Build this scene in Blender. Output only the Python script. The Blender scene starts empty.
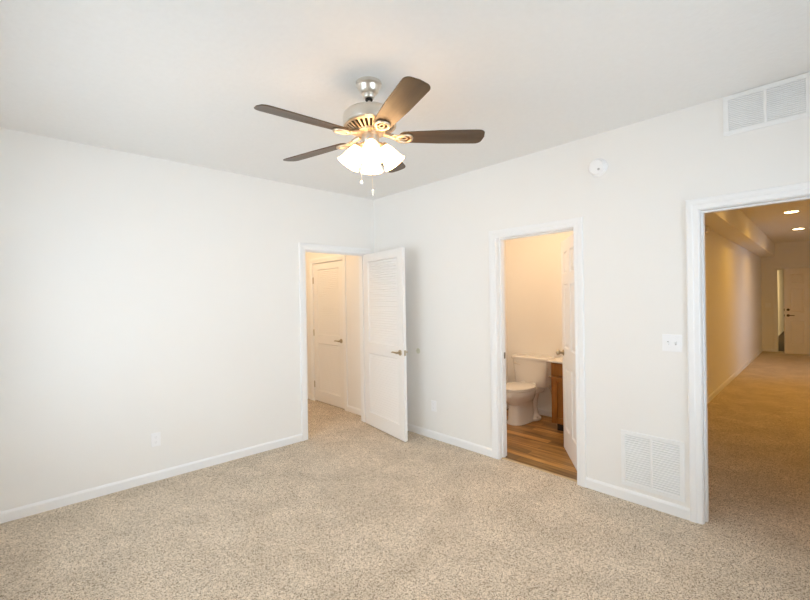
import bpy, bmesh, math, random
from mathutils import Vector, Matrix
random.seed(4)
PI = math.pi
SC = bpy.context.scene
COL = SC.collection

# ------------------------------------------------------------------ camera
cam_d = bpy.data.cameras.new('camera'); cam = bpy.data.objects.new('camera', cam_d); COL.objects.link(cam)
cam_d.sensor_width = 36; cam_d.lens = 415.06*36/810; cam_d.clip_start = .02; cam_d.clip_end = 200
yaw, pitch, roll = 0.817235, -0.002585, -0.016132
f = Vector((math.cos(pitch)*math.cos(yaw), math.cos(pitch)*math.sin(yaw), math.sin(pitch)))
r = Vector((math.sin(yaw), -math.cos(yaw), 0)); u = r.cross(f)
c_, s_ = math.cos(roll), math.sin(roll)
R_, U_ = c_*r+s_*u, -s_*r+c_*u
M = Matrix((( R_.x, U_.x, -f.x), (R_.y, U_.y, -f.y), (R_.z, U_.z, -f.z))).to_4x4()
M.translation = (-3.26015, -4.01866, 1.50422)
cam.matrix_world = M
SC.camera = cam

# ------------------------------------------------------------------ world, exposure, big lights
SC.view_settings.view_transform = 'Standard'; SC.view_settings.look = 'None'
SC.view_settings.gamma = 1; SC.view_settings.use_curve_mapping = False
SC.view_settings.exposure = 0.0
SC.cycles.max_bounces = 14; SC.cycles.diffuse_bounces = 10; SC.cycles.sample_clamp_indirect = 6
W = bpy.data.worlds.new('world'); SC.world = W; W.use_nodes = True
W.node_tree.nodes['Background'].inputs[0].default_value = (.75, .86, 1, 1)
W.node_tree.nodes['Background'].inputs[1].default_value = .25

def area(name, loc, aim, sx, sy, watts, col, spread=PI):
    d = bpy.data.lights.new(name, 'AREA'); d.shape = 'RECTANGLE'; d.size = sx; d.size_y = sy
    d.energy = watts; d.color = col; d.spread = spread
    o = bpy.data.objects.new(name, d); COL.objects.link(o); o.location = loc
    o.rotation_euler = (Vector(aim)-Vector(loc)).to_track_quat('-Z', 'Z').to_euler()
    return o
def point(name, loc, watts, col, rad=.05):
    d = bpy.data.lights.new(name, 'POINT'); d.energy = watts; d.color = col; d.shadow_soft_size = rad
    o = bpy.data.objects.new(name, d); COL.objects.link(o); o.location = loc; return o
DAY = (.82, .922, 1.0)
WARM = (1.0, .60, .27)
area('window_daylight', (-3.78, -1.65, 1.45), (0, -1.0, 1.5), 2.4, 1.9, 35.5, DAY, 2.5)
area('window_daylight', (-1.6, -4.6, 1.45), (-1.6, 0, 1.6), 2.7, 1.9, 33, DAY, 2.6)
area('glass_door_daylight', (7.0, -6.6, 1.2), (7.6, -2.6, 1.1), 1.9, 2.0, 6, (.62, .76, 1.0), 1.0)
area('hall_fill_light', (6.0, -5.2, 2.7), (6.0, -4.6, 0), 1.2, .6, 20, (1, .50, .04))  # added unseen fill, smooths the warm light on the hall wall
area('bathroom_lamp', (.75, -1.7, 2.66), (.85, -1.7, 0), .5, .9, 12.5, (1, .655, .37))
area('passage_lamp', (-.75, 1.0, 2.68), (-.6, 1.0, 0), .3, .3, 10, (1, .66, .36))

# ------------------------------------------------------------------ materials
def mat(name, col, rough=.5, metal=0, spec=.5, emis=None, es=0, bump=None, noise=None, coat=0):
    m = bpy.data.materials.new(name); m.use_nodes = True
    nt = m.node_tree; b = nt.nodes['Principled BSDF']
    b.inputs['Base Color'].default_value = (*col, 1); b.inputs['Roughness'].default_value = rough
    b.inputs['Metallic'].default_value = metal; b.inputs['Specular IOR Level'].default_value = spec
    b.inputs['Coat Weight'].default_value = coat
    if emis: b.inputs['Emission Color'].default_value = (*emis, 1); b.inputs['Emission Strength'].default_value = es
    tc = nt.nodes.new('ShaderNodeTexCoord')
    if noise:   # (scale, amount) subtle colour variation
        n = nt.nodes.new('ShaderNodeTexNoise'); n.inputs['Scale'].default_value = noise[0]; n.inputs['Detail'].default_value = 3
        nt.links.new(tc.outputs['Object'], n.inputs['Vector'])
        mx = nt.nodes.new('ShaderNodeMix'); mx.data_type = 'RGBA'
        mx.inputs[6].default_value = (*[c*(1-noise[1]) for c in col], 1); mx.inputs[7].default_value = (*[min(1, c*(1+noise[1])) for c in col], 1)
        nt.links.new(n.outputs['Fac'], mx.inputs[0]); nt.links.new(mx.outputs[2], b.inputs['Base Color'])
    if bump:    # (scale, strength, distance)
        n = nt.nodes.new('ShaderNodeTexNoise'); n.inputs['Scale'].default_value = bump[0]; n.inputs['Detail'].default_value = 3
        nt.links.new(tc.outputs['Object'], n.inputs['Vector'])
        bp = nt.nodes.new('ShaderNodeBump'); bp.inputs['Strength'].default_value = bump[1]; bp.inputs['Distance'].default_value = bump[2]
        nt.links.new(n.outputs['Fac'], bp.inputs['Height']); nt.links.new(bp.outputs['Normal'], b.inputs['Normal'])
    return m
WALL = mat('wall_paint', (.885, .882, .868), .75, spec=.25, bump=(90, .12, .003), noise=(3, .008))
CEIL = mat('ceiling_texture', (.86, .862, .855), .9, spec=.1, bump=(38, .35, .006), noise=(30, .02))
TRIM = mat('white_trim_paint', (.90, .91, .92), .38, spec=.45, bump=(60, .02, .001))
DOORP = mat('white_door_paint', (.89, .888, .885), .42, spec=.45, bump=(60, .02, .001))
GRIL = mat('white_grille_enamel', (.89, .905, .915), .4, spec=.4, noise=(20, .01))
DUCT = mat('duct_shadow_grey', (.78, .80, .81), .9, noise=(9, .05))
PLAS = mat('white_plastic', (.92, .93, .95), .35, noise=(40, .01))
PLASD = mat('grey_slot_plastic', (.55, .55, .56), .5, noise=(40, .02))
BUMPER = mat('pale_rubber', (.72, .73, .62), .5, noise=(60, .02))
NICK = mat('brushed_nickel', (.74, .70, .63), .28, metal=1, bump=(200, .03, .0005))
GOLDN = mat('warm_brushed_nickel', (.66, .54, .40), .40, metal=1, bump=(200, .03, .0005))
BRASS = mat('antique_nickel', (.50, .43, .32), .28, metal=1, noise=(80, .05))
STEELD = mat('dark_strike_metal', (.30, .29, .27), .4, metal=1, noise=(80, .05))
PORC = mat('white_porcelain', (.86, .85, .83), .12, spec=.6, coat=.4, noise=(5, .005))
COUNT = mat('cultured_marble_top', (.84, .80, .74), .2, noise=(12, .02))
DARK = mat('gap_shade_black', (.03, .025, .02), .9, noise=(9, .05))  # near-black that stands in for shade inside the fan's gaps
BRONZE = mat('dark_bronze', (.10, .07, .045), .35, metal=1, noise=(60, .06))
HALLW = WALL
GLASSL = mat('lit_frosted_glass', (.95, .93, .88), .5, emis=(1.0, .58, .26), es=10, noise=(20, .01))
CANL = mat('lit_downlight_lens', (.9, .85, .75), .5, emis=(1.0, .72, .38), es=14, noise=(20, .01))
BULB = mat('lit_bulb', (.95, .93, .88), .5, emis=(1.0, .78, .5), es=10, noise=(20, .01))
SKYW = mat('white_window_frame', (.85, .86, .87), .4, noise=(20, .01))

def glass_mat():
    m = bpy.data.materials.new('window_glass'); m.use_nodes = True; nt = m.node_tree
    b = nt.nodes['Principled BSDF']; b.inputs['Base Color'].default_value = (1, 1, 1, 1)
    b.inputs['Roughness'].default_value = 0; b.inputs['Transmission Weight'].default_value = 1; b.inputs['IOR'].default_value = 1.05
    return m
GLASS = glass_mat()

def carpet_mat():
    m = bpy.data.materials.new('speckled_beige_carpet'); m.use_nodes = True; nt = m.node_tree; L = nt.links
    b = nt.nodes['Principled BSDF']; b.inputs['Roughness'].default_value = 1; b.inputs['Specular IOR Level'].default_value = .05
    b.inputs['Sheen Weight'].default_value = .15
    tc = nt.nodes.new('ShaderNodeTexCoord')
    n = nt.nodes.new('ShaderNodeTexNoise'); n.inputs['Scale'].default_value = 260; n.inputs['Detail'].default_value = 2
    v = nt.nodes.new('ShaderNodeTexVoronoi'); v.inputs['Scale'].default_value = 215
    big = nt.nodes.new('ShaderNodeTexNoise'); big.inputs['Scale'].default_value = 3.2; big.inputs['Detail'].default_value = 3; big.inputs['Distortion'].default_value = .6
    for q in (n, v, big): L.new(tc.outputs['Object'], q.inputs['Vector'])
    sep = nt.nodes.new('ShaderNodeSeparateColor'); L.new(v.outputs['Color'], sep.inputs[0])
    mu = nt.nodes.new('ShaderNodeMath'); mu.operation = 'MULTIPLY'; mu.inputs[1].default_value = .4; L.new(n.outputs['Fac'], mu.inputs[0])
    mixf = nt.nodes.new('ShaderNodeMath'); mixf.operation = 'MULTIPLY_ADD'; L.new(sep.outputs[0], mixf.inputs[0]); mixf.inputs[1].default_value = .6
    L.new(mu.outputs[0], mixf.inputs[2])
    cr = nt.nodes.new('ShaderNodeValToRGB'); L.new(mixf.outputs[0], cr.inputs[0])
    e = cr.color_ramp.elements
    e[0].position = .20; e[0].color = (.13, .095, .06, 1)
    e[1].position = .82; e[1].color = (.86, .76, .63, 1)
    x = e.new(.34); x.color = (.49, .40, .295, 1)
    x = e.new(.60); x.color = (.72, .62, .485, 1)
    mx = nt.nodes.new('ShaderNodeMix'); mx.data_type = 'RGBA'; mx.blend_type = 'MULTIPLY'; mx.inputs[0].default_value = 1
    br = nt.nodes.new('ShaderNodeValToRGB'); L.new(big.outputs['Fac'], br.inputs[0])
    br.color_ramp.elements[0].position = .35; br.color_ramp.elements[0].color = (.90, .895, .885, 1)
    br.color_ramp.elements[1].position = .65; br.color_ramp.elements[1].color = (1.07, 1.07, 1.075, 1)
    L.new(cr.outputs[0], mx.inputs[6]); L.new(br.outputs[0], mx.inputs[7]); L.new(mx.outputs[2], b.inputs['Base Color'])
    bp = nt.nodes.new('ShaderNodeBump'); bp.inputs['Strength'].default_value = .5; bp.inputs['Distance'].default_value = .008
    L.new(mixf.outputs[0], bp.inputs['Height']); L.new(bp.outputs['Normal'], b.inputs['Normal'])
    return m
CARPET = carpet_mat()

def wood_mat(name, c0, c1, scale, rough, plank=None, rot=0, coat=0, stretch=(1, 12, 12), spec=.5):
    m = bpy.data.materials.new(name); m.use_nodes = True; nt = m.node_tree; L = nt.links
    b = nt.nodes['Principled BSDF']; b.inputs['Roughness'].default_value = rough; b.inputs['Coat Weight'].default_value = coat
    b.inputs['Specular IOR Level'].default_value = spec
    tc = nt.nodes.new('ShaderNodeTexCoord'); mp = nt.nodes.new('ShaderNodeMapping'); mp.inputs['Rotation'].default_value = (0, 0, rot)
    L.new(tc.outputs['Object'], mp.inputs['Vector'])
    mp2 = nt.nodes.new('ShaderNodeMapping'); mp2.inputs['Scale'].default_value = stretch; L.new(mp.outputs[0], mp2.inputs['Vector'])
    n = nt.nodes.new('ShaderNodeTexNoise'); n.inputs['Scale'].default_value = scale; n.inputs['Detail'].default_value = 5; n.inputs['Roughness'].default_value = .65
    L.new(mp2.outputs[0], n.inputs['Vector'])
    cr = nt.nodes.new('ShaderNodeValToRGB'); L.new(n.outputs['Fac'], cr.inputs[0])
    cr.color_ramp.elements[0].position = .33; cr.color_ramp.elements[0].color = (*c0, 1)
    cr.color_ramp.elements[1].position = .68; cr.color_ramp.elements[1].color = (*c1, 1)
    out = cr.outputs[0]
    if plank:
        bk = nt.nodes.new('ShaderNodeTexBrick'); L.new(mp.outputs[0], bk.inputs['Vector'])
        bk.inputs['Scale'].default_value = 1; bk.inputs['Brick Width'].default_value = plank[0]; bk.inputs['Row Height'].default_value = plank[1]
        bk.inputs['Mortar Size'].default_value = .0016; bk.inputs['Color1'].default_value = (.42, .42, .42, 1); bk.inputs['Color2'].default_value = (1.25, 1.22, 1.15, 1)
        bk.inputs['Mortar'].default_value = (.3, .28, .26, 1); bk.offset = .37
        mx = nt.nodes.new('ShaderNodeMix'); mx.data_type = 'RGBA'; mx.blend_type = 'MULTIPLY'; mx.inputs[0].default_value = 1
        L.new(out, mx.inputs[6]); L.new(bk.outputs[0], mx.inputs[7]); out = mx.outputs[2]
    L.new(out, b.inputs['Base Color'])
    return m
VINYL = wood_mat('plank_vinyl', (.17, .075, .018), (.56, .32, .10), 1.6, .38, plank=(.95, .10), rot=PI/2+.0)
OAK = wood_mat('honey_oak_cabinet', (.21, .075, .009), (.32, .125, .018), 2.2, .35, stretch=(14, 14, 1.2))
BLADE = wood_mat('dark_walnut_blade', (.060, .034, .016), (.105, .062, .028), 3, .42, coat=.1, spec=.5, stretch=(1, 9, 1))

# ------------------------------------------------------------------ mesh helpers
def link(name, bm, m, parent=None, smooth=False, loc=None, rz=0, bevel=0):
    bmesh.ops.recalc_face_normals(bm, faces=bm.faces)
    me = bpy.data.meshes.new(name); bm.to_mesh(me); bm.free(); me.materials.append(m)
    if smooth:
        for p in me.polygons: p.use_smooth = True
        try: me.set_sharp_from_angle(angle=math.radians(38))
        except Exception: pass
    o = bpy.data.objects.new(name, me); COL.objects.link(o)
    if parent: o.parent = parent
    if loc: o.location = loc
    if rz: o.rotation_euler[2] = rz
    if bevel:
        b = o.modifiers.new('bevel', 'BEVEL'); b.width = bevel; b.segments = 2; b.limit_method = 'ANGLE'
    return o
def box(bm, a, b, mtx=None):
    x0, y0, z0 = a; x1, y1, z1 = b
    co = [(x0,y0,z0),(x1,y0,z0),(x1,y1,z0),(x0,y1,z0),(x0,y0,z1),(x1,y0,z1),(x1,y1,z1),(x0,y1,z1)]
    vs = [bm.verts.new(mtx @ Vector(c) if mtx else c) for c in co]
    for q in ((0,3,2,1),(4,5,6,7),(0,1,5,4),(1,2,6,5),(2,3,7,6),(3,0,4,7)): bm.faces.new([vs[i] for i in q])
def lathe(bm, prof, mtx=None, seg=32, cap=True):
    rings = []
    for (rr, z) in prof:
        ring = []
        for k in range(seg):
            a = 2*PI*k/seg; p = Vector((rr*math.cos(a), rr*math.sin(a), z))
            ring.append(bm.verts.new(mtx @ p if mtx else p))
        rings.append(ring)
    for i in range(len(rings)-1):
        for k in range(seg):
            bm.faces.new((rings[i][k], rings[i][(k+1)%seg], rings[i+1][(k+1)%seg], rings[i+1][k]))
    if cap:
        bm.faces.new(list(reversed(rings[0]))); bm.faces.new(rings[-1])
def tube(bm, pts, rad, seg=10, closed=False):
    pts = [Vector(p) for p in pts]; n = len(pts); rings = []
    rads = rad if isinstance(rad, (list, tuple)) else [rad]*n
    up = Vector((0, 0, 1))
    for i, p in enumerate(pts):
        a = pts[(i-1) % n] if (closed or i > 0) else p
        b = pts[(i+1) % n] if (closed or i < n-1) else p
        t = (b-a).normalized()
        x = t.cross(up)
        if x.length < .05: x = t.cross(Vector((1, 0, 0)))
        x.normalize(); y = t.cross(x).normalized()
        rings.append([bm.verts.new(p + rads[i]*(math.cos(2*PI*k/seg)*x+math.sin(2*PI*k/seg)*y)) for k in range(seg)])
    m = n if closed else n-1
    for i in range(m):
        A, B = rings[i], rings[(i+1) % n]
        for k in range(seg): bm.faces.new((A[k], A[(k+1)%seg], B[(k+1)%seg], B[k]))
    if not closed:
        bm.faces.new(rings[0]); bm.faces.new(list(reversed(rings[-1])))
def prism(bm, outline, z0, z1, mtx=None):
    T = (lambda v: mtx @ v) if mtx else (lambda v: v)
    A = [bm.verts.new(T(Vector((x, y, z0)))) for x, y in outline]
    B = [bm.verts.new(T(Vector((x, y, z1)))) for x, y in outline]
    n = len(A)
    bm.faces.new(list(reversed(A))); bm.faces.new(B)
    for i in range(n): bm.faces.new((A[i], A[(i+1)%n], B[(i+1)%n], B[i]))
def loft(bm, rings, cap=True, mtx=None):
    R = [[bm.verts.new(mtx @ Vector(p) if mtx else p) for p in ring] for ring in rings]
    n = len(R[0])
    for i in range(len(R)-1):
        for k in range(n): bm.faces.new((R[i][k], R[i][(k+1)%n], R[i+1][(k+1)%n], R[i+1][k]))
    if cap: bm.faces.new(list(reversed(R[0]))); bm.faces.new(R[-1])
def N(): return bmesh.new()
def tag(o, label, cat, group=None):
    o['label'] = label; o['category'] = cat
    if group: o['group'] = group
    return o
def empty(name, loc, rz=0, label=None, cat=None, group=None):
    o = bpy.data.objects.new(name, None); COL.objects.link(o); o.location = loc; o.rotation_euler[2] = rz
    o.empty_display_size = .1
    if label: tag(o, label, cat, group)
    return o
def struct(o, label, cat):
    o['kind'] = 'structure'; o['label'] = label; o['category'] = cat; return o

# wall as boxes round its openings. axis 'x': runs along x, thickness y0..y1 ; axis 'y': runs along y
def wall(name, axis, s0, s1, t0, t1, H, holes, m, label, loc=None, rz=0):
    bm = N()
    def bx(a, b, z0, z1):
        if b-a < 1e-5 or z1-z0 < 1e-5: return
        if axis == 'x': box(bm, (a, t0, z0), (b, t1, z1))
        else: box(bm, (t0, a, z0), (t1, b, z1))
    cur = s0
    for (a, b, z0, z1) in sorted(holes):
        bx(cur, a, 0, H); bx(a, b, z1, H); bx(a, b, 0, z0); cur = b
    bx(cur, s1, 0, H)
    return struct(link(name, bm, m, loc=loc, rz=rz), label, 'wall')

H = 2.74; T = .12; J = .018
# ------------------------------------------------------------------ bedroom shell
XB, YB = -3.62, -4.42     # unseen rear walls just behind the camera
OL = (-.965, -.150)       # clear opening in the left wall (along x)
OB = (-2.525, -1.795)     # bathroom opening in the right wall (along y)
OH = (-4.18, -3.365)      # hall opening in the right wall (along y)
ZT = 2.05
wall('wall_left', 'x', XB, 0, 0, T, H, [(OL[0]-J, OL[1]+J, 0, ZT+J)], WALL, 'off-white wall on the left with the open louvred door at its right end')
wall('wall_right', 'y', YB-T, T, 0, T, H, [(OB[0]-J, OB[1]+J, 0, ZT+J), (OH[0]-J, OH[1]+J, 0, ZT+J)], WALL, 'off-white wall on the right with the bathroom doorway and the wide hall opening')
wall('wall_rear', 'x', XB, 0, YB-T, YB, H, [(-2.95, -.25, .5, 2.4)], WALL, 'off-white wall behind the camera with a wide window')
wall('wall_side', 'y', YB-T, T, XB-T, XB, H, [(-2.85, -.45, .5, 2.4)], WALL, 'off-white wall beside the camera with a wide window')
bm = N(); box(bm, (XB-T, YB-T, H), (T, T, H+.1)); struct(link('ceiling', bm, CEIL), 'textured off-white bedroom ceiling', 'ceiling')
bm = N()
box(bm, (XB-T, YB-T, -.1), (.045, .06, 0))                     # bedroom
box(bm, (-1.75, .06, -.1), (.045, 1.8, 0))                   # passage behind the left wall
prism(bm, [(.045, -8), (11.1, -8), (11.1, -2.44), (1.76, -2.67), (.045, -2.66)], -.1, 0)                    # hall
bm2 = bm
struct(link('floor', bm2, CARPET), 'speckled beige carpet running through bedroom, passage and hall', 'floor')
bm = N(); box(bm, (.045, -2.66, -.1), (1.75, -.7, 0))
struct(link('floor.001', bm, VINYL), 'brown wood plank floor of the bathroom', 'floor')
bm = N(); prism(bm, [(.030, .0), (.034, .006), (.056, .006), (.06, 0)], 0, OB[1]-OB[0], Matrix.Translation((0, OB[0], 0)) @ Matrix(((1,0,0,0),(0,0,1,0),(0,1,0,0),(0,0,0,1))))
struct(link('trim_8', bm, mat('threshold_brass', (.62, .47, .28), .35, metal=.6, noise=(40, .04))), 'thin brass threshold strip between carpet and plank floor', 'threshold')

# windows behind / beside the camera
def window(name, axis, a, b, z0, z1, t0, t1, label, m=SKYW, loc=None, rz=0):
    root = empty(name, loc or (0, 0, 0), rz); struct(root, label, 'window')
    fr = N(); w = .05
    def bx(bm, p, q, zz0, zz1, d0, d1):
        if axis == 'x': box(bm, (p, d0, zz0), (q, d1, zz1))
        else: box(bm, (d0, p, zz0), (d1, q, zz1))
    bx(fr, a, b, z0, z0+w, t0, t1); bx(fr, a, b, z1-w, z1, t0, t1)
    bx(fr, a, a+w, z0+w, z1-w, t0, t1); bx(fr, b-w, b, z0+w, z1-w, t0, t1)
    mid = (a+b)/2; bx(fr, mid-.03, mid+.03, z0+w, z1-w, t0, t1)
    link('window_frame', fr, m, root)
    tm = (t0+t1)/2
    for (p, q) in ((a+w, mid-.03), (mid+.03, b-w)):
        g = N(); bx(g, p, q, z0+w, z1-w, tm-.002, tm+.002); link('window_pane', g, GLASS, root)
    return root
window('window_1', 'x', -2.95, -.25, .5, 2.4, YB-.08, YB-.03, 'wide white window in the wall behind the camera')
window('window_2', 'y', -2.85, -.45, .5, 2.4, XB-.08, XB-.03, 'wide white window in the wall beside the camera')

# baseboards
BP = [(0, 0), (.013, 0), (.013, .062), (.010, .070), (.005, .078), (0, .078)]
def baseboard(name, segs, label, loc=None, rz=0, hgt=1):
    """segs: (p, q, n): from p to q on the wall face, n = outward normal"""
    bm = N()
    for (p, q, n) in segs:
        p, q, n = Vector((*p, 0)), Vector((*q, 0)), Vector((*n, 0))
        loft(bm, [[e + n*d + Vector((0, 0, h*hgt)) for d, h in BP] for e in (p, q)])
    return struct(link(name, bm, TRIM, loc=loc, rz=rz), label, 'baseboard')
CW = .072  # casing width
baseboard('baseboard_left', [((XB, 0), (OL[0]-CW-.004, 0), (0, -1))], 'white baseboard along the left wall')
baseboard('baseboard_right', [((0, -.013), (0, OB[1]+CW), (-1, 0)), ((0, OB[0]-CW), (0, OH[1]+CW), (-1, 0)), ((0, OH[0]-CW), (0, YB), (-1, 0))], 'white baseboard along the right wall')
baseboard('baseboard_rear', [((XB, YB), (0, YB), (0, 1))], 'white baseboard behind the camera')

# casing profile swept round an opening. place(s, z, v) -> world point, v = out of the wall
CP = [(0, 0), (0, .010), (.006, .013), (.030, .013), (.036, .017), (.064, .018), (CW, .014), (CW, 0)]
def casing(bm, a, b, zt, place):
    rings = []
    for (s, z, ds, dz) in ((a, 0, -1, 0), (a, zt, -1, 1), (b, zt, 1, 1), (b, 0, 1, 0)):
        rings.append([place(s+ds*(uu+.004), z+dz*(uu+.004), v) for uu, v in CP])
    loft(bm, rings)
def frame(bm, a, b, zt, t0, t1, place):
    """jamb lining between depths t0..t1 (place depth grows into the wall)"""
    def bx(s0, s1, z0, z1):
        P = [place(s, z, -d) for d in (t0, t1) for z in (z0, z1) for s in (s0, s1)]
        vs = [bm.verts.new(p) for p in P]
        for q in ((0,1,3,2),(4,6,7,5),(0,4,5,1),(2,3,7,6),(0,2,6,4),(1,5,7,3)): bm.faces.new([vs[i] for i in q])
    bx(a-J, a, 0, zt+J); bx(b, b+J, 0, zt+J); bx(a, b, zt, zt+J)
def stops(bm, a, b, zt, d0, d1, place):
    def bx(s0, s1, z0, z1):
        P = [place(s, z, -d) for d in (d0, d1) for z in (z0, z1) for s in (s0, s1)]
        vs = [bm.verts.new(p) for p in P]
        for q in ((0,1,3,2),(4,6,7,5),(0,4,5,1),(2,3,7,6),(0,2,6,4),(1,5,7,3)): bm.faces.new([vs[i] for i in q])
    bx(a, a+.011, 0, zt); bx(b-.011, b, 0, zt); bx(a+.011, b-.011, zt-.011, zt)

# left opening frame (structure trim_1), bathroom frame (trim_2), hall frame (trim_3), closet frame (trim_4)
def trim(name, a, b, zt, pl, pl_back, thick, label, stop=None, m=TRIM, back=True, loc=None, rz=0):
    bm = N(); casing(bm, a, b, zt, pl); frame(bm, a, b, zt, 0, thick, pl)
    if back: casing(bm, a, b, zt, pl_back)
    if stop: stops(bm, a, b, zt, stop[0], stop[1], pl)
    return struct(link(name, bm, m, loc=loc, rz=rz), label, 'door frame')
tl = trim('trim_1', *OL, ZT, lambda s, z, v: Vector((s, -v, z)), lambda s, z, v: Vector((s, T+v, z)), T, 'white door frame of the opening in the left wall', stop=(.04, .075))
tb = trim('trim_2', *OB, ZT, lambda s, z, v: Vector((-v, s, z)), lambda s, z, v: Vector((T+v, s, z)), T, 'white door frame round the bathroom doorway', stop=(.045, .08))
th = trim('trim_3', *OH, ZT, lambda s, z, v: Vector((-v, s, z)), lambda s, z, v: Vector((T+v, s, z)), T, 'white door frame round the wide hall opening', stop=(.045, .08))
CL = (.69, 1.465)
wall('wall_passage', 'y', T, 1.78, 0, T, H, [(CL[0]-J, CL[1]+J, 0, ZT+J)], WALL, 'wall of the passage with the closed louvred door')
wall('wall_passage_end', 'x', -1.75, 0, 1.66, 1.78, H, [], WALL, 'end wall of the small passage')
wall('wall_passage_side', 'y', T, 1.66, -1.75, -1.63, H, [], WALL, 'unseen side wall of the small passage')
bm = N(); box(bm, (-1.75, T, H), (T, 1.78, H+.1)); struct(link('ceiling.001', bm, CEIL), 'ceiling of the small passage', 'ceiling')
trim('trim_4', *CL, ZT, lambda s, z, v: Vector((-v, s, z)), None, T, 'white frame of the closed door in the passage', stop=(.04, .075), back=False)
baseboard('baseboard_passage', [((0, T+CW*0), (0, CL[0]-CW), (-1, 0)), ((0, CL[1]+CW), (0, 1.66), (-1, 0)), ((-1.63, 1.66), (-.013, 1.66), (0, -1))], 'white baseboard of the small passage')

# strike plates
def plate_on(parent, c, size, name='strike_plate', m=STEELD):
    bm = N(); box(bm, [c[i]-size[i]/2 for i in range(3)], [c[i]+size[i]/2 for i in range(3)]); return link(name, bm, m, parent, bevel=.0006)
plate_on(tb, (.105, OB[1]-.001, .955), (.026, .003, .058))
plate_on(th, (.10, OH[1]-.001, .93), (.028, .003, .06))

# ------------------------------------------------------------------ doors
def leaf_mesh(w, h, t, panels, louvre, z0=.012):
    bm = N()
    xs = sorted({0, w, *[p[0] for p in panels], *[p[1] for p in panels]})
    zs = sorted({z0, h, *[p[2] for p in panels], *[p[3] for p in panels]})
    # union of full cells: merge per row
    for i in range(len(zs)-1):
        zc = (zs[i]+zs[i+1])/2; start = None
        for k in range(len(xs)-1):
            xc = (xs[k]+xs[k+1])/2
            inside = any(p[0] < xc < p[1] and p[2] < zc < p[3] for p in panels)
            if inside:
                if start is not None: box(bm, (start, -t/2, zs[i]), (xs[k], t/2, zs[i+1])); start = None
            elif start is None: start = xs[k]
        if start is not None: box(bm, (start, -t/2, zs[i]), (xs[-1], t/2, zs[i+1]))
    for (a, b, c, d) in panels:
        for s in (-1, 1):
            def ring(ins, y): return [(a+ins, s*y, c+ins), (b-ins, s*y, c+ins), (b-ins, s*y, d-ins), (a+ins, s*y, d-ins)]
            if louvre: loft(bm, [ring(0, t/2), ring(.010, t/2-.009), ring(.012, t/2-.012)], cap=False)
            else:
                loft(bm, [ring(0, t/2), ring(.012, t/2-.011), ring(.022, t/2-.011), ring(.045, t/2-.003)], cap=False)
                bm.faces.new([bm.verts.new(p) for p in ring(.045, t/2-.003)])
        if louvre: box(bm, (a, -.003, c), (b, .003, d))
    return bm
def louvres(panel, t, pitch=.027):
    a, b, c, d = panel; bm = N(); n = int((d-c-.02)/pitch); z = c+.012
    p = (d-c-.024)/n
    for k in range(n):
        zz = z+p*k
        for s in (-1, 1):
            P = [(s*.003, zz), (s*(t/2-.006), zz+.002), (s*(t/2-.006), zz+.006), (s*.003, zz+p*.98)]
            loft(bm, [[(x, y, q) for y, q in P] for x in (a+.011, b-.011)])
    return bm
def lever(parent, x, z, t, direction, m=BRASS):
    for s in (-1, 1):
        bm = N(); y = s*t/2
        mt = Matrix.Translation((x, y, z)) @ Matrix.Rotation(-s*PI/2, 4, 'X')
        lathe(bm, [(.031, 0), (.031, .004), (.027, .010), (.013, .012), (.011, .045), (.012, .052), (.006, .056)], mt, 24)
        L = .105*direction
        pts = [(x, y+s*.046, z), (x+L*.3, y+s*.050, z+.002), (x+L*.65, y+s*.050, z+.003), (x+L*.9, y+s*.047, z-.001), (x+L, y+s*.043, z-.004)]
        tube(bm, pts, [.011, .0095, .0085, .0085, .006], 12)
        link('lever_handle', bm, m, parent, smooth=True)
def knob(parent, x, z, t, m=BRASS):
    for s in (-1, 1):
        bm = N(); mt = Matrix.Translation((x, s*t/2, z)) @ Matrix.Rotation(-s*PI/2, 4, 'X')
        lathe(bm, [(.031, 0), (.031, .003), (.026, .008), (.012, .011), (.010, .028), (.020, .036), (.027, .046), (.028, .054), (.024, .064), (.012, .069), (.003, .070)], mt, 24)
        link('door_knob', bm, m, parent, smooth=True)
def hinges(parent, y, zs, m=BRASS, x=0):
    for z in zs:
        bm = N(); lathe(bm, [(.006, z-.045), (.0065, z-.044), (.0065, z+.044), (.006, z+.045), (.003, z+.05)], Matrix.Translation((x, y, 0)), 12)
        box(bm, (x-.001, min(y, 0), z-.044), (x+.002, max(y, 0), z+.044)); link('hinge', bm, m, parent, smooth=True)
def louvre_door(name, w, h, t, loc, rz, label, lev_dir_x, hinge_y):
    root = empty(name, loc, rz); struct(root, label, 'door')
    pan = [(.10, w-.10, .165, .872), (.10, w-.10, .997, h-.088)]
    link('door_leaf', leaf_mesh(w, h, t, pan, True), DOORP, root)
    for p in pan: link('louvre_panel', louvres(p, t), DOORP, root)
    lever(root, w-.062, .938, t, lev_dir_x)
    hinges(root, hinge_y, (.25, 1.02, 1.80))
    plate_on(root, (w+.0005, 0, .938), (.003, .024, .056), 'latch_plate', BRASS)
    return root
# open leaf in the left wall: hinge at the right jamb, swung into the bedroom
PX, PY = -.153, -.022
a_open = math.atan2(-.865-PY, -.268-PX-.017)
louvre_door('door_1', .838, 2.043, .035, (PX-.0175*abs(math.sin(a_open)), PY, 0), a_open, 'white louvred door standing open into the bedroom, lever handle', -1, .022)
# closed leaf in the passage (hinged at its far side)
louvre_door('door_2', CL[1]-CL[0]-.006, 2.045, .035, (.0205, CL[1]-.003, 0), -PI/2, 'closed white louvred door inside the passage', -1, -.022)
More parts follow.
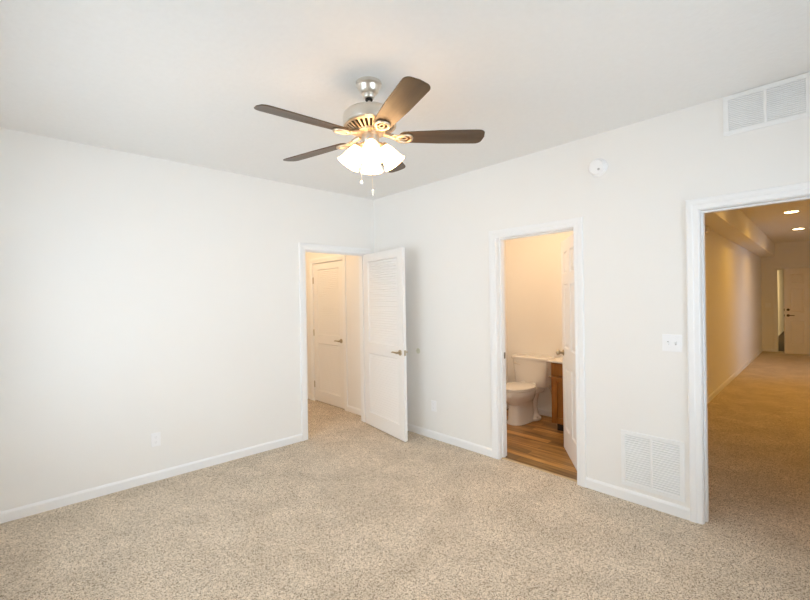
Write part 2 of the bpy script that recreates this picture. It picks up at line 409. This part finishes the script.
# six-panel bathroom leaf
def six_panel(name, w, h, t, loc, rz, label):
    root = empty(name, loc, rz); struct(root, label, 'door')
    s, mm = .11, .10; c0, c1 = s, (w-mm)/2; d0, d1 = (w+mm)/2, w-s
    rows = [(.23, .83), (1.01, 1.62), (1.72, h-.11)]
    pan = [(x0, x1, z0, z1) for (z0, z1) in rows for (x0, x1) in ((c0, c1), (d0, d1))]
    link('door_leaf', leaf_mesh(w, h, t, pan, False), DOORP, root)
    return root
db = six_panel('door_3', .715, 2.04, .035, (.125, -2.512, 0), math.radians(36), 'white six-panel bathroom door swung inward')
knob(db, .715-.062, .955, .035); hinges(db, .02, (.25, 1.02, 1.80)); plate_on(db, (.7155, 0, .955), (.003, .024, .056), 'latch_plate', BRASS)

# ------------------------------------------------------------------ bathroom
XW = 1.61
wall('wall_bathroom_back', 'y', -2.64, -.78, XW, XW+T, H, [], WALL, 'bathroom wall behind the toilet')
wall('wall_bathroom_left', 'x', T, XW, -.85, -.73, H, [], WALL, 'bathroom wall beside the toilet')
wall('wall_bathroom_right', 'x', T, XW+T, -2.70, -2.64, H, [], WALL, 'bathroom wall beside the vanity')
bm = N(); box(bm, (T, -2.7, H), (XW+T, -.78, H+.1)); struct(link('ceiling.002', bm, CEIL), 'bathroom ceiling', 'ceiling')
baseboard('baseboard_bathroom', [((XW, -.85), (XW, -1.75), (-1, 0)), ((T, -.85), (XW, -.85), (0, -1)), ((T, -.85), (T, OB[1]+CW), (1, 0))], 'white baseboard behind the toilet')

def superell(cx, cy, a, b, z, n=28, e=2.0, front=1.0):
    out = []
    for k in range(n):
        t = 2*PI*k/n; c, s = math.cos(t), math.sin(t)
        x = a*math.copysign(abs(c)**(2/e), c); y = b*math.copysign(abs(s)**(2/e), s)
        if c < 0: x *= front
        out.append((cx+x, cy+y, z))
    return out
toi = empty('toilet', (XW, -1.292, 0), 0, 'white two-piece toilet on the plank floor beside the oak vanity', 'toilet')
# local: -x is toward the front
bm = N()
loft(bm, [superell(-.40, 0, .215, .118, 0, e=2.6, front=1.10), superell(-.40, 0, .215, .118, .022, e=2.6, front=1.10), superell(-.40, 0, .204, .107, .045, e=2.4, front=1.09),
          superell(-.40, 0, .198, .102, .17, e=2.3, front=1.08), superell(-.40, 0, .200, .104, .225, e=2.2, front=1.08), superell(-.42, 0, .215, .130, .262, e=2.1, front=1.12),
          superell(-.44, 0, .232, .166, .305, e=2.0, front=1.14), superell(-.455, 0, .236, .178, .345, e=2.0, front=1.14), superell(-.455, 0, .236, .182, .352, e=2.0, front=1.14), superell(-.455, 0, .237, .186, .397, e=2.0, front=1.14), superell(-.455, 0, .225, .172, .403, e=2.0, front=1.14)])
link('bowl', bm, PORC, toi, smooth=True)
bm = N(); box(bm, (-.30, -.115, .30), (-.02, .115, .40)); link('tank_shelf', bm, PORC, toi, bevel=.03)
bm = N()   # trapway foot with bolt cap
loft(bm, [superell(-.23, 0, .14, .150, 0, e=2.2), superell(-.23, 0, .14, .150, .02, e=2.2), superell(-.22, 0, .12, .105, .05, e=2.2), superell(-.20, 0, .11, .075, .13, e=2.2), superell(-.19, 0, .12, .085, .25, e=2.2), superell(-.18, 0, .13, .10, .32, e=2.2)])
link('trapway', bm, PORC, toi, smooth=True)
for s in (-1, 1):
    bm = N(); lathe(bm, [(.018, 0), (.018, .012), (.013, .022), (.003, .026)], Matrix.Translation((-.25, s*.132, .018)), 16); link('bolt_cap', bm, PORC, toi, smooth=True)
bm = N(); loft(bm, [superell(-.455, 0, .236, .186, .404, front=1.14), superell(-.455, 0, .242, .190, .410, front=1.14), superell(-.455, 0, .236, .186, .418, front=1.14)]); link('seat', bm, PORC, toi, smooth=True)
bm = N(); loft(bm, [superell(-.455, 0, .236, .187, .4205, front=1.14), superell(-.455, 0, .243, .192, .427, front=1.14), superell(-.455, 0, .238, .187, .437, front=1.14), superell(-.455, 0, .19, .15, .443, front=1.14)]); link('lid', bm, PORC, toi, smooth=True)
for s in (-1, 1):
    bm = N(); box(bm, (-.235, s*.075-.02, .405), (-.20, s*.075+.02, .44)); link('seat_hinge', bm, PORC, toi, bevel=.006)
bm = N()
loft(bm, [superell(-.115, 0, .085, .195, .39, e=6), superell(-.115, 0, .095, .215, .42, e=6), superell(-.115, 0, .102, .245, .715, e=7)])
link('tank', bm, PORC, toi, smooth=True)
bm = N(); loft(bm, [superell(-.115, 0, .108, .256, .715, e=7), superell(-.115, 0, .113, .262, .722, e=7), superell(-.115, 0, .113, .262, .745, e=7), superell(-.115, 0, .103, .252, .756, e=7)]); link('tank_lid', bm, PORC, toi, smooth=True)
bm = N(); lathe(bm, [(.013, 0), (.013, .008), (.008, .012)], Matrix.Translation((-.215, .19, .665)) @ Matrix.Rotation(-PI/2, 4, 'Y'), 16)
tube(bm, [(-.232, .19, .665), (-.236, .15, .66), (-.234, .11, .652)], [.006, .005, .006], 8); link('flush_lever', bm, NICK, toi, smooth=True)
bm = N(); tube(bm, [(-.10, -.20, .40), (-.09, -.225, .34), (-.06, -.235, .24), (-.02, -.235, .17), (-.002, -.235, .165)], .006, 8); link('supply_hose', bm, NICK, toi, smooth=True)

van = empty('vanity_cabinet', (1.08, -1.752, 0), 0, 'honey oak bathroom vanity cabinet beside the toilet', 'cabinet')
# local: +x into wall, -y to the right
bm = N(); box(bm, (0, -.76, .10), (.528, 0, .775)); link('body', bm, OAK, van, bevel=.002)
bm = N(); box(bm, (.09, -.755, 0), (.52, -.02, .10)); link('toe_kick', bm, mat('shaded_oak_toe', (.035, .018, .008), .7, noise=(30, .05)), van)  # shade of the recess is put into the toe kick's colour
def oak_panel(nm, y0, y1, z0, z1, hasknob):
    bm = N(); x1, x0 = 0, -.018
    s = .055 if z1-z0 > .25 else .03
    box(bm, (x0, y0, z0), (x1, y0+s, z1)); box(bm, (x0, y1-s, z0), (x1, y1, z1))
    box(bm, (x0, y0+s, z0), (x1, y1-s, z0+s)); box(bm, (x0, y0+s, z1-s), (x1, y1-s, z1)); box(bm, (-.008, y0+s, z0+s), (x1, y1-s, z1-s))
    return link(nm, bm, OAK, van, bevel=.0025)
bm = N(); box(bm, (-.018, -.37, .645), (0, -.022, .765)); dr = link('drawer', bm, OAK, van, bevel=.003)
bm = N(); box(bm, (-.018, -.74, .645), (0, -.39, .765)); link('drawer', bm, OAK, van, bevel=.003)
oak_panel('door', -.37, -.022, .115, .62, 1); oak_panel('door', -.74, -.39, .115, .62, 1)
bm = N(); box(bm, (-.035, -.79, .775), (.528, .022, .80)); box(bm, (.508, -.79, .80), (.528, .022, .87))
ct = link('countertop', bm, COUNT, van, bevel=.006); ct['label'] = 'cream marble countertop'
bm = N(); lathe(bm, [(.018, 0), (.018, .006), (.007, .010), (.006, .055)], Matrix.Translation((.06, 0, .60)) @ Matrix.Rotation(-PI/2, 4, 'X'), 16)
tube(bm, [(.06, .05, .60), (.13, .052, .60), (.20, .05, .60)], .006, 8)
ph = link('paper_holder', bm, BRASS, van, smooth=True); ph['label'] = 'small dark brass paper holder'

# ------------------------------------------------------------------ hall (its own axes, turned by a degree and a half)
HL = (0, -2.78, 0); HA = .0265; HH = 2.77
FU = 10.85
hw = dict(loc=HL, rz=HA)
bm = N(); box(bm, (1.78, 0, 0), (FU+.1, .1, HH)); box(bm, (T+.005, 0, 0), (1.78, .03, HH))
struct(link('wall_hall_left', bm, HALLW, loc=HL, rz=HA), 'long tan-lit wall on the left side of the hall', 'wall')
FD = (-1.25, -.30)   # entry door clear opening along v
wall('wall_hall_end', 'y', -4.9, .1, FU, FU+T, HH, [(FD[0]-J, FD[1]+J, 0, 2.10+J)], HALLW, 'end wall of the hall with the entry door', **hw)
wall('wall_hall_right', 'x', .12, FU, -3.75, -3.63, HH, [(6.0, 8.3, 0.05, 2.2)], HALLW, 'unseen right wall of the hall with a glass door', **hw)
window('window_3', 'x', 6.0, 8.3, .05, 2.2, -3.72, -3.66, 'white framed glass door in the unseen hall wall', **hw)
bm = N(); box(bm, (T, -3.85, HH), (FU+T, .1, HH+.1)); struct(link('ceiling.003', bm, CEIL, loc=HL, rz=HA), 'hall ceiling with two recessed lights', 'ceiling')
wall('wall_hall_near', 'y', -6.6, YB-T, 0, T, HH, [], HALLW, 'unseen near wall of the hall')
bm = N(); box(bm, (T, -2.72, H), (.2, -2.7, HH)); bm.free()
bm = N(); box(bm, (T+.01, -.27, 2.435), (FU, 0, HH)); struct(link('wall_soffit', bm, HALLW, loc=HL, rz=HA), 'boxed soffit running along the top of the left hall wall', 'soffit')
baseboard('baseboard_hall', [((T+.02, 0), (FU, 0), (0, -1)), ((FU, 0), (FU, FD[1]+CW), (-1, 0)), ((FU, FD[0]-CW), (FU, -3.63), (-1, 0))], 'white baseboard of the hall', **hw)
trim('trim_5', *FD, 2.10, lambda s, z, v: Vector((FU-v, s, z)), None, T, 'painted frame round the entry door at the end of the hall', back=False, stop=(.05, .09), m=WALL, **hw)
rot = Matrix.Rotation(HA, 4, 'Z')
def hp(x, y, z=0): return Vector(HL) + rot @ Vector((x, y, z))
HDOOR = mat('entry_door_paint', (.88, .86, .80), .5, noise=(20, .01))
de = six_panel('door_4', .865, 2.09, .044, hp(FU-.025, FD[0]+.005), PI/2+HA+math.radians(24), 'six-panel entry door standing ajar at the end of the hall')
de.children[0].data.materials[0] = HDOOR
# six-panel leaf here shows its panels to the hall
lever(de, .865-.065, .95, .044, -1, BRONZE)
for s in (-1, 1):
    bm = N(); lathe(bm, [(.030, 0), (.030, .008), (.024, .016), (.008, .018), (.004, .026)], Matrix.Translation((.80, s*.022, 1.09)) @ Matrix.Rotation(-s*PI/2, 4, 'X'), 20); link('deadbolt', bm, BRONZE, de, smooth=True)
plate_on(de, (.8655, 0, 1.09), (.003, .026, .05), 'latch_plate', BRONZE); plate_on(de, (.8655, 0, .95), (.003, .026, .05), 'latch_plate', BRONZE)
# corridor beyond the entry door
bm = N(); box(bm, (FU+T, 0, 0), (19.5, .1, 2.6)); struct(link('wall_corridor', bm, WALL, loc=HL, rz=0.0265), 'pale corridor wall seen through the gap of the entry door', 'wall')
bm = N(); box(bm, (19.4, -3, 0), (19.5, 0, 2.6)); struct(link('wall_corridor_end', bm, WALL, loc=HL, rz=HA), 'end wall of the corridor beyond the entry door', 'wall')
bm = N(); box(bm, (FU+T, -3, 0), (19.5, -2.9, 2.6)); struct(link('wall_corridor_side', bm, WALL, loc=HL, rz=HA), 'side wall of the corridor beyond the entry door', 'wall')
bm = N(); box(bm, (FU+T, -3, 2.6), (19.5, .32, 2.7)); struct(link('ceiling.004', bm, CEIL, loc=HL, rz=HA), 'corridor ceiling', 'ceiling')
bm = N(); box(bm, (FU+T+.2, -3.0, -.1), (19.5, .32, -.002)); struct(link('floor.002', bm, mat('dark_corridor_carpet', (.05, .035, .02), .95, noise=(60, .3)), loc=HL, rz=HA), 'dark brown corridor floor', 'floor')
baseboard('baseboard_corridor', [((FU+T, 0), (19.4, 0), (0, -1))], 'white baseboard of the corridor', **hw)
area('corridor_lamp', hp(15.5, -1.2, 2.55), hp(15.5, -.9, 0), 1.2, .5, 60, (1, .68, .30))

# recessed lights
def can(x, y, label, watts):
    root = empty('recessed_light', hp(x, y, HH), HA, label, 'ceiling light', 'recessed lights in the hall ceiling')
    bm = N(); lathe(bm, [(.088, -.001), (.105, -.003), (.108, -.007), (.100, -.010), (.086, -.006)], None, 32, cap=False); link('trim_ring', bm, PLAS, root, smooth=True)
    bm = N(); lathe(bm, [(.080, -.0085), (.066, -.011), (.02, -.012)], None, 32); link('lens', bm, CANL, root, smooth=True)
    d = bpy.data.lights.new('downlight', 'SPOT'); d.energy = watts; d.color = (1, .50, .03); d.spot_size = math.radians(156); d.spot_blend = 1; d.shadow_soft_size = .08
    o = bpy.data.objects.new('downlight', d); COL.objects.link(o); o.location = hp(x, y, HH-.03)
can(5.58, -.80, 'glowing round recessed light nearer to the bedroom in the hall ceiling', 42)
can(8.05, -.80, 'smaller-looking glowing recessed light farther down the hall ceiling', 42)
can(3.1, -.80, 'recessed light of the hall ceiling nearest to the wide opening', 40)

# ------------------------------------------------------------------ wall fittings
def on_right(y, z): return Matrix(((0, 0, -1, 0), (-1, 0, 0, y), (0, 1, 0, z), (0, 0, 0, 1)))   # local x->-y, y->z, z->-x
def on_left(x, z): return Matrix(((1, 0, 0, x), (0, 0, -1, 0), (0, 1, 0, z), (0, 0, 0, 1)))
def rootm(name, m, label, cat, group=None):
    o = empty(name, (0, 0, 0), 0, label, cat, group); o.matrix_world = m; return o
def grille(m, w, h, fw, mid, n, label):
    g = rootm('air_vent', m, label, 'vent')
    bm = N(); 
    box(bm, (-w/2, -h/2, 0), (w/2, -h/2+fw, .008)); box(bm, (-w/2, h/2-fw, 0), (w/2, h/2, .008))
    box(bm, (-w/2, -h/2+fw, 0), (-w/2+fw, h/2-fw, .008)); box(bm, (w/2-fw, -h/2+fw, 0), (w/2, h/2-fw, .008))
    box(bm, (-mid/2, -h/2+fw, 0), (mid/2, h/2-fw, .008)); link('frame', bm, GRIL, g, bevel=.002)
    bm = N(); box(bm, (-w/2+.003, -h/2+.003, .0003), (w/2-.003, h/2-.003, .0012)); link('backing', bm, DUCT, g)
    for (a, b) in ((-w/2+fw, -mid/2), (mid/2, w/2-fw)):
        bm = N(); p = (h-2*fw)/n
        for k in range(n):
            y = -h/2+fw+p*k
            loft(bm, [[(x, y, .0014), (x, y+p*.12, .0070), (x, y+p*.34, .0070), (x, y+p*.50, .0014)] for x in (a, b)])
        link('louvres', bm, GRIL, g)
    for (sx, sy) in ((-1, 0), (1, 0)):
        bm = N(); lathe(bm, [(.004, .008), (.004, .0095), (.002, .0105)], Matrix.Translation((sx*(w/2-fw/2), sy, 0)), 10); link('screw', bm, GRIL, g)
    return g
grille(on_right(-3.695, 2.612), .400, .246, .026, .014, 17, 'white double air vent grille high on the wall touching the ceiling')
grille(on_right(-3.062, .310), .400, .404, .028, .014, 21, 'white double air return grille low on the wall above the baseboard')

def outlet(m, label, grp=None):
    o = rootm('wall_outlet', m, label, 'outlet', grp)
    bm = N(); box(bm, (-.035, -.0575, 0), (.035, .0575, .005)); link('cover_plate', bm, PLAS, o, bevel=.002)
    for s in (-1, 1):
        bm = N(); prism(bm, [(.016*math.cos(a)*1.05, s*.0205+.014*math.sin(a)) for a in [2*PI*k/20 for k in range(20)]], .005, .0065); rc = link('socket', bm, PLAS, o)
        for dx in (-.006, .006):
            bm = N(); box(bm, (dx-.0012, s*.0205-.001, .0065), (dx+.0012, s*.0205+.007, .0069)); link('slot', bm, PLASD, rc)
        bm = N(); lathe(bm, [(.0025, .0065), (.0025, .0069)], Matrix.Translation((0, s*.0205-.007, 0)), 8); link('slot', bm, PLASD, rc)
    return o
outlet(on_left(-2.410, .347), 'white wall outlet low on the left wall')
outlet(on_right(-.972, .350), 'white wall outlet on the right wall near the open door')
mh = Matrix.Translation(HL) @ rot
outlet(mh @ on_left(3.82, .345), 'white wall outlet low on the left hall wall')
sw = rootm('light_switch', on_right(-3.198, 1.174), 'white double light switch plate beside the hall opening', 'light switch')
bm = N(); box(bm, (-.058, -.058, 0), (.058, .058, .005)); link('cover_plate', bm, PLAS, sw, bevel=.002)
for s, up in ((-1, -1), (1, 1)):
    bm = N(); box(bm, (s*.023-.005, -.012, .005), (s*.023+.005, .012, .0062)); link('toggle_slot', bm, PLASD, sw)
    bm = N(); loft(bm, [[(s*.023-.004, -.007, .005), (s*.023+.004, -.007, .005), (s*.023+.004, .007, .005), (s*.023-.004, .007, .005)], [(s*.023-.0035, up*.010-.003, .016), (s*.023+.0035, up*.010-.003, .016), (s*.023+.0035, up*.010+.003, .016), (s*.023-.0035, up*.010+.003, .016)]]); link('toggle', bm, PLAS, sw)
sw2 = rootm('light_switch', mh @ Matrix.Translation((FU, 0, 0)) @ on_right(.03-.16, 1.19), 'small light switch plate on the hall end wall left of the entry door', 'light switch')
bm = N(); box(bm, (-.058, -.058, 0), (.058, .058, .005)); link('cover_plate', bm, PLAS, sw2, bevel=.002)
bm = N(); box(bm, (-.005, -.01, .005), (.005, .01, .012)); link('toggle', bm, PLAS, sw2)
sd = rootm('smoke_detector', on_right(-2.724, 2.481), 'round white smoke detector high on the right wall', 'smoke detector')
bm = N(); lathe(bm, [(.070, 0), (.070, .010), (.066, .013), (.062, .0135)], None, 40); link('base_ring', bm, PLAS, sd, smooth=True)
bm = N(); lathe(bm, [(.060, .0135), (.059, .028), (.052, .038), (.035, .042), (.01, .043)], None, 40); link('cover', bm, PLAS, sd, smooth=True)
bm = N(); lathe(bm, [(.009, .040), (.009, .0445), (.006, .0455)], Matrix.Translation((.020, -.022, 0)), 16); link('test_button', bm, PLASD, sd, smooth=True)
db_ = rootm('door_bumper', on_right(-.747, .925), 'small round pale bumper on the right wall just beyond the open door edge', 'door stop')
bm = N(); lathe(bm, [(.030, 0), (.030, .003), (.026, .006), (.020, .006), (.016, .004)], None, 28); link('disc', bm, BUMPER, db_, smooth=True)
ch = rootm('wall_box', mh @ on_left(3.64, 2.385), 'small pale box high on the hall wall under the soffit', 'box')
bm = N(); box(bm, (-.07, -.035, 0), (.07, .04, .05)); link('cover', bm, PLAS, ch, bevel=.004)

# ------------------------------------------------------------------ ceiling fan
FX, FY = -1.774, -2.161
TILT = Matrix.Translation((0, 0, 2.653)) @ Matrix.Rotation(math.radians(1.5), 4, Vector((math.cos(math.radians(240)), math.sin(math.radians(240)), 0))) @ Matrix.Translation((0, 0, -2.66))
fan = empty('ceiling_fan', (FX, FY, 0), 0, 'five-blade brushed nickel ceiling fan with four lit glass shades', 'ceiling fan')
bm = N(); lathe(bm, [(.072, H), (.074, H-.006), (.073, H-.018), (.064, H-.024), (.060, H-.030), (.056, H-.050), (.046, H-.062), (.037, H-.066), (.036, H-.076), (.031, H-.088), (.022, H-.092)], None, 48); link('canopy', bm, NICK, fan, smooth=True)
bm = N(); lathe(bm, [(.0085, H-.080), (.0085, 2.586)], None, 20); dro = link('downrod', bm, NICK, fan, smooth=True)
bm = N(); lathe(bm, [(.021, 2.656), (.021, 2.6465), (.010, 2.643)], None, 24); link('rod_hole_shade', bm, DARK, dro, smooth=True)  # near-black plug painted as the shaded hole round the rod
# everything below the ball hangs a touch off plumb
RC = Vector((FX, FY, 0))
bm = N(); lathe(bm, [(.020, 2.588), (.026, 2.584), (.110, 2.581), (.138, 2.575), (.149, 2.562), (.151, 2.55), (.150, 2.505), (.147, 2.500)], None, 64); mh_ = link('motor_housing', bm, NICK, fan, smooth=True)
bm = N(); lathe(bm, [(.1505, 2.508), (.152, 2.504), (.152, 2.500), (.148, 2.497)], None, 64, cap=False); link('band', bm, NICK, mh_, smooth=True)
bm = N(); lathe(bm, [(.135, 2.4995), (.075, 2.462)], None, 48); link('vent_gap_shade', bm, DARK, mh_, smooth=True)  # near-black cone stands in for the shade behind the vent ribs
bm = N()
for k in range(30):
    a = 2*PI*k/30; mt = Matrix.Rotation(a, 4, 'Z')
    loft(bm, [[(.146, -.006, 2.5), (.146, .006, 2.5), (.146, .006, 2.494), (.146, -.006, 2.494)], [(.072, -.003, 2.462), (.072, .003, 2.462), (.072, .003, 2.455), (.072, -.003, 2.455)]], mtx=mt)
lathe(bm, [(.148, 2.500), (.149, 2.494), (.140, 2.489), (.134, 2.493)], None, 48, cap=False)
lathe(bm, [(.090, 2.468), (.088, 2.458), (.072, 2.450), (.050, 2.448)], None, 48)
link('vent_ring', bm, GOLDN, mh_, smooth=True)
bm = N(); lathe(bm, [(.047, 2.452), (.049, 2.448), (.049, 2.408), (.046, 2.402), (.030, 2.396), (.027, 2.385), (.010, 2.378)], None, 40); link('switch_housing', bm, NICK, fan, smooth=True)

def blade_outline():
    pts = []; r0, r1 = .165, .663; w0, w1 = .052, .067
    for a in range(180, 91, -15):    # rounded root
        t = math.radians(a); pts.append((r0+.035+.035*math.cos(t), .02+(w0-.02)*math.sin(t)))
    pts += [(r0+.1, w0+.004), (.40, w1-.003), (r1-.06, w1)]
    for a in range(90, -1, -15):
        t = math.radians(a); pts.append((r1-.045+.040*math.cos(t), w1-.035+.035*math.sin(t)))
    pts.append((r1, 0))
    low = [(x, -y) for x, y in reversed(pts[:-1])]
    return pts+low
BO = blade_outline()
for k in range(5):
    az = math.radians(-110+72*k)
    root_m = Matrix.Rotation(az, 4, 'Z')
    pit = Matrix.Translation((0, 0, 2.434)) @ Matrix.Rotation(math.radians(-12), 4, 'X')
    bm = N(); prism(bm, BO, 0, .006, pit)
    bl = link('blade', bm, BLADE, fan); bl.matrix_basis = root_m
    bl.modifiers.new('bevel', 'BEVEL').width = .0015
    # decorative iron under the blade
    bm = N()
    tube(bm, [(.075, 0, 2.455), (.105, 0, 2.448), (.135, 0, 2.436), (.165, 0, 2.428)], [.014, .014, .012, .010], 10)
    loop = []
    for q in range(24):
        t = 2*PI*q/24; rr = .190+.046*math.cos(t); yy = .034*math.sin(t)*(1.0+.25*math.cos(t)) 
        loop.append(pit @ Vector((rr, yy, -.006)))
    tube(bm, loop, .0085, 8, closed=True)
    loop = [pit @ Vector((.188+.022*math.cos(2*PI*q/16), .012*math.sin(2*PI*q/16), -.006)) for q in range(16)]
    tube(bm, loop, .0035, 8, closed=True)
    for s in (-1, 1):
        tube(bm, [pit @ Vector(p) for p in ((.118, s*.004, .005), (.14, s*.022, .002), (.165, s*.022, -.003), (.175, s*.010, -.005))], .0045, 8)
    link('blade_arm', bm, GOLDN, bl, smooth=True)
    for (x, y) in ((.190, .034), (.190, -.034), (.235, 0)):
        bm = N(); lathe(bm, [(.005, -.0135), (.006, -.012), (.006, -.010)], pit @ Matrix.Translation((x, y, 0)), 10); link('screw', bm, NICK, bl, smooth=True)

SHADE = [(.024, 0), (.029, -.010), (.038, -.028), (.045, -.050), (.051, -.074), (.056, -.096), (.063, -.114), (.069, -.122)]
view_az = math.atan2(-4.02-FY, -3.26-FX)
for k in range(4):
    az = view_az + PI*k/2
    d = Vector((math.cos(az), math.sin(az), 0))
    tilt = math.radians(33)
    base = d*.066 + Vector((0, 0, 2.386))
    mt = Matrix.Translation(base) @ Matrix.Rotation(az, 4, 'Z') @ Matrix.Rotation(-tilt, 4, 'Y')
    bm = N(); tube(bm, [d*.020+Vector((0, 0, 2.40)), d*.040+Vector((0, 0, 2.405)), d*.058+Vector((0, 0, 2.398)), base], [.008, .009, .010, .012], 12)
    lathe(bm, [(.010, .012), (.024, .008), (.029, 0), (.029, -.014), (.026, -.016)], mt, 28)
    ar = link('lamp_arm', bm, GOLDN, fan, smooth=True)
    bm = N(); outer = SHADE; inner = [(rr-.003, z) for rr, z in reversed(SHADE)]
    lathe(bm, outer+inner, mt, 40, cap=False); sh = link('lamp_shade', bm, GLASSL, fan, smooth=True)
    bm = N(); lathe(bm, [(.010, -.015), (.013, -.03), (.023, -.055), (.025, -.07), (.018, -.086), (.005, -.092)], mt, 20); link('bulb', bm, BULB, sh, smooth=True)
    p = mt @ Vector((0, 0, -.110)) + RC
    point('fan_lamp', p, 2.7, (1, .72, .42), .03)
for (dx, L, kind, colr) in ((-.058, .262, 'ball', PLAS), (.003, .318, 'fob', NICK)):
    rr_ = Vector((math.sin(yaw), -math.cos(yaw), 0))*dx - Vector((math.cos(yaw), math.sin(yaw), 0))*.045
    z1 = 2.405; z0 = 2.40-L+.03
    bm = N(); tube(bm, [rr_+Vector((0, 0, z1)), rr_+Vector((0, 0, z0))], .0014, 6)
    n = 22
    for q in range(n):
        z = z1+(z0-z1)*q/n; lathe(bm, [(.0005, z+.002), (.002, z), (.0005, z-.002)], Matrix.Translation(rr_), 6)
    pc = link('pull_chain', bm, NICK, fan)
    bm = N()
    if kind == 'ball': lathe(bm, [(.002, z0+.012), (.006, z0+.008), (.010, z0), (.006, z0-.008), (.002, z0-.011)], Matrix.Translation(rr_), 16)
    else: lathe(bm, [(.002, z0+.014), (.006, z0+.008), (.0065, z0-.004), (.004, z0-.012), (.0045, z0-.018), (.002, z0-.022)], Matrix.Translation(rr_), 16)
    link('chain_fob', bm, colr, pc, smooth=True)

# the fan body hangs a touch off plumb from its ball joint
for o in list(fan.children):
    if not o.name.startswith('canopy'): o.matrix_basis = TILT @ o.matrix_basis
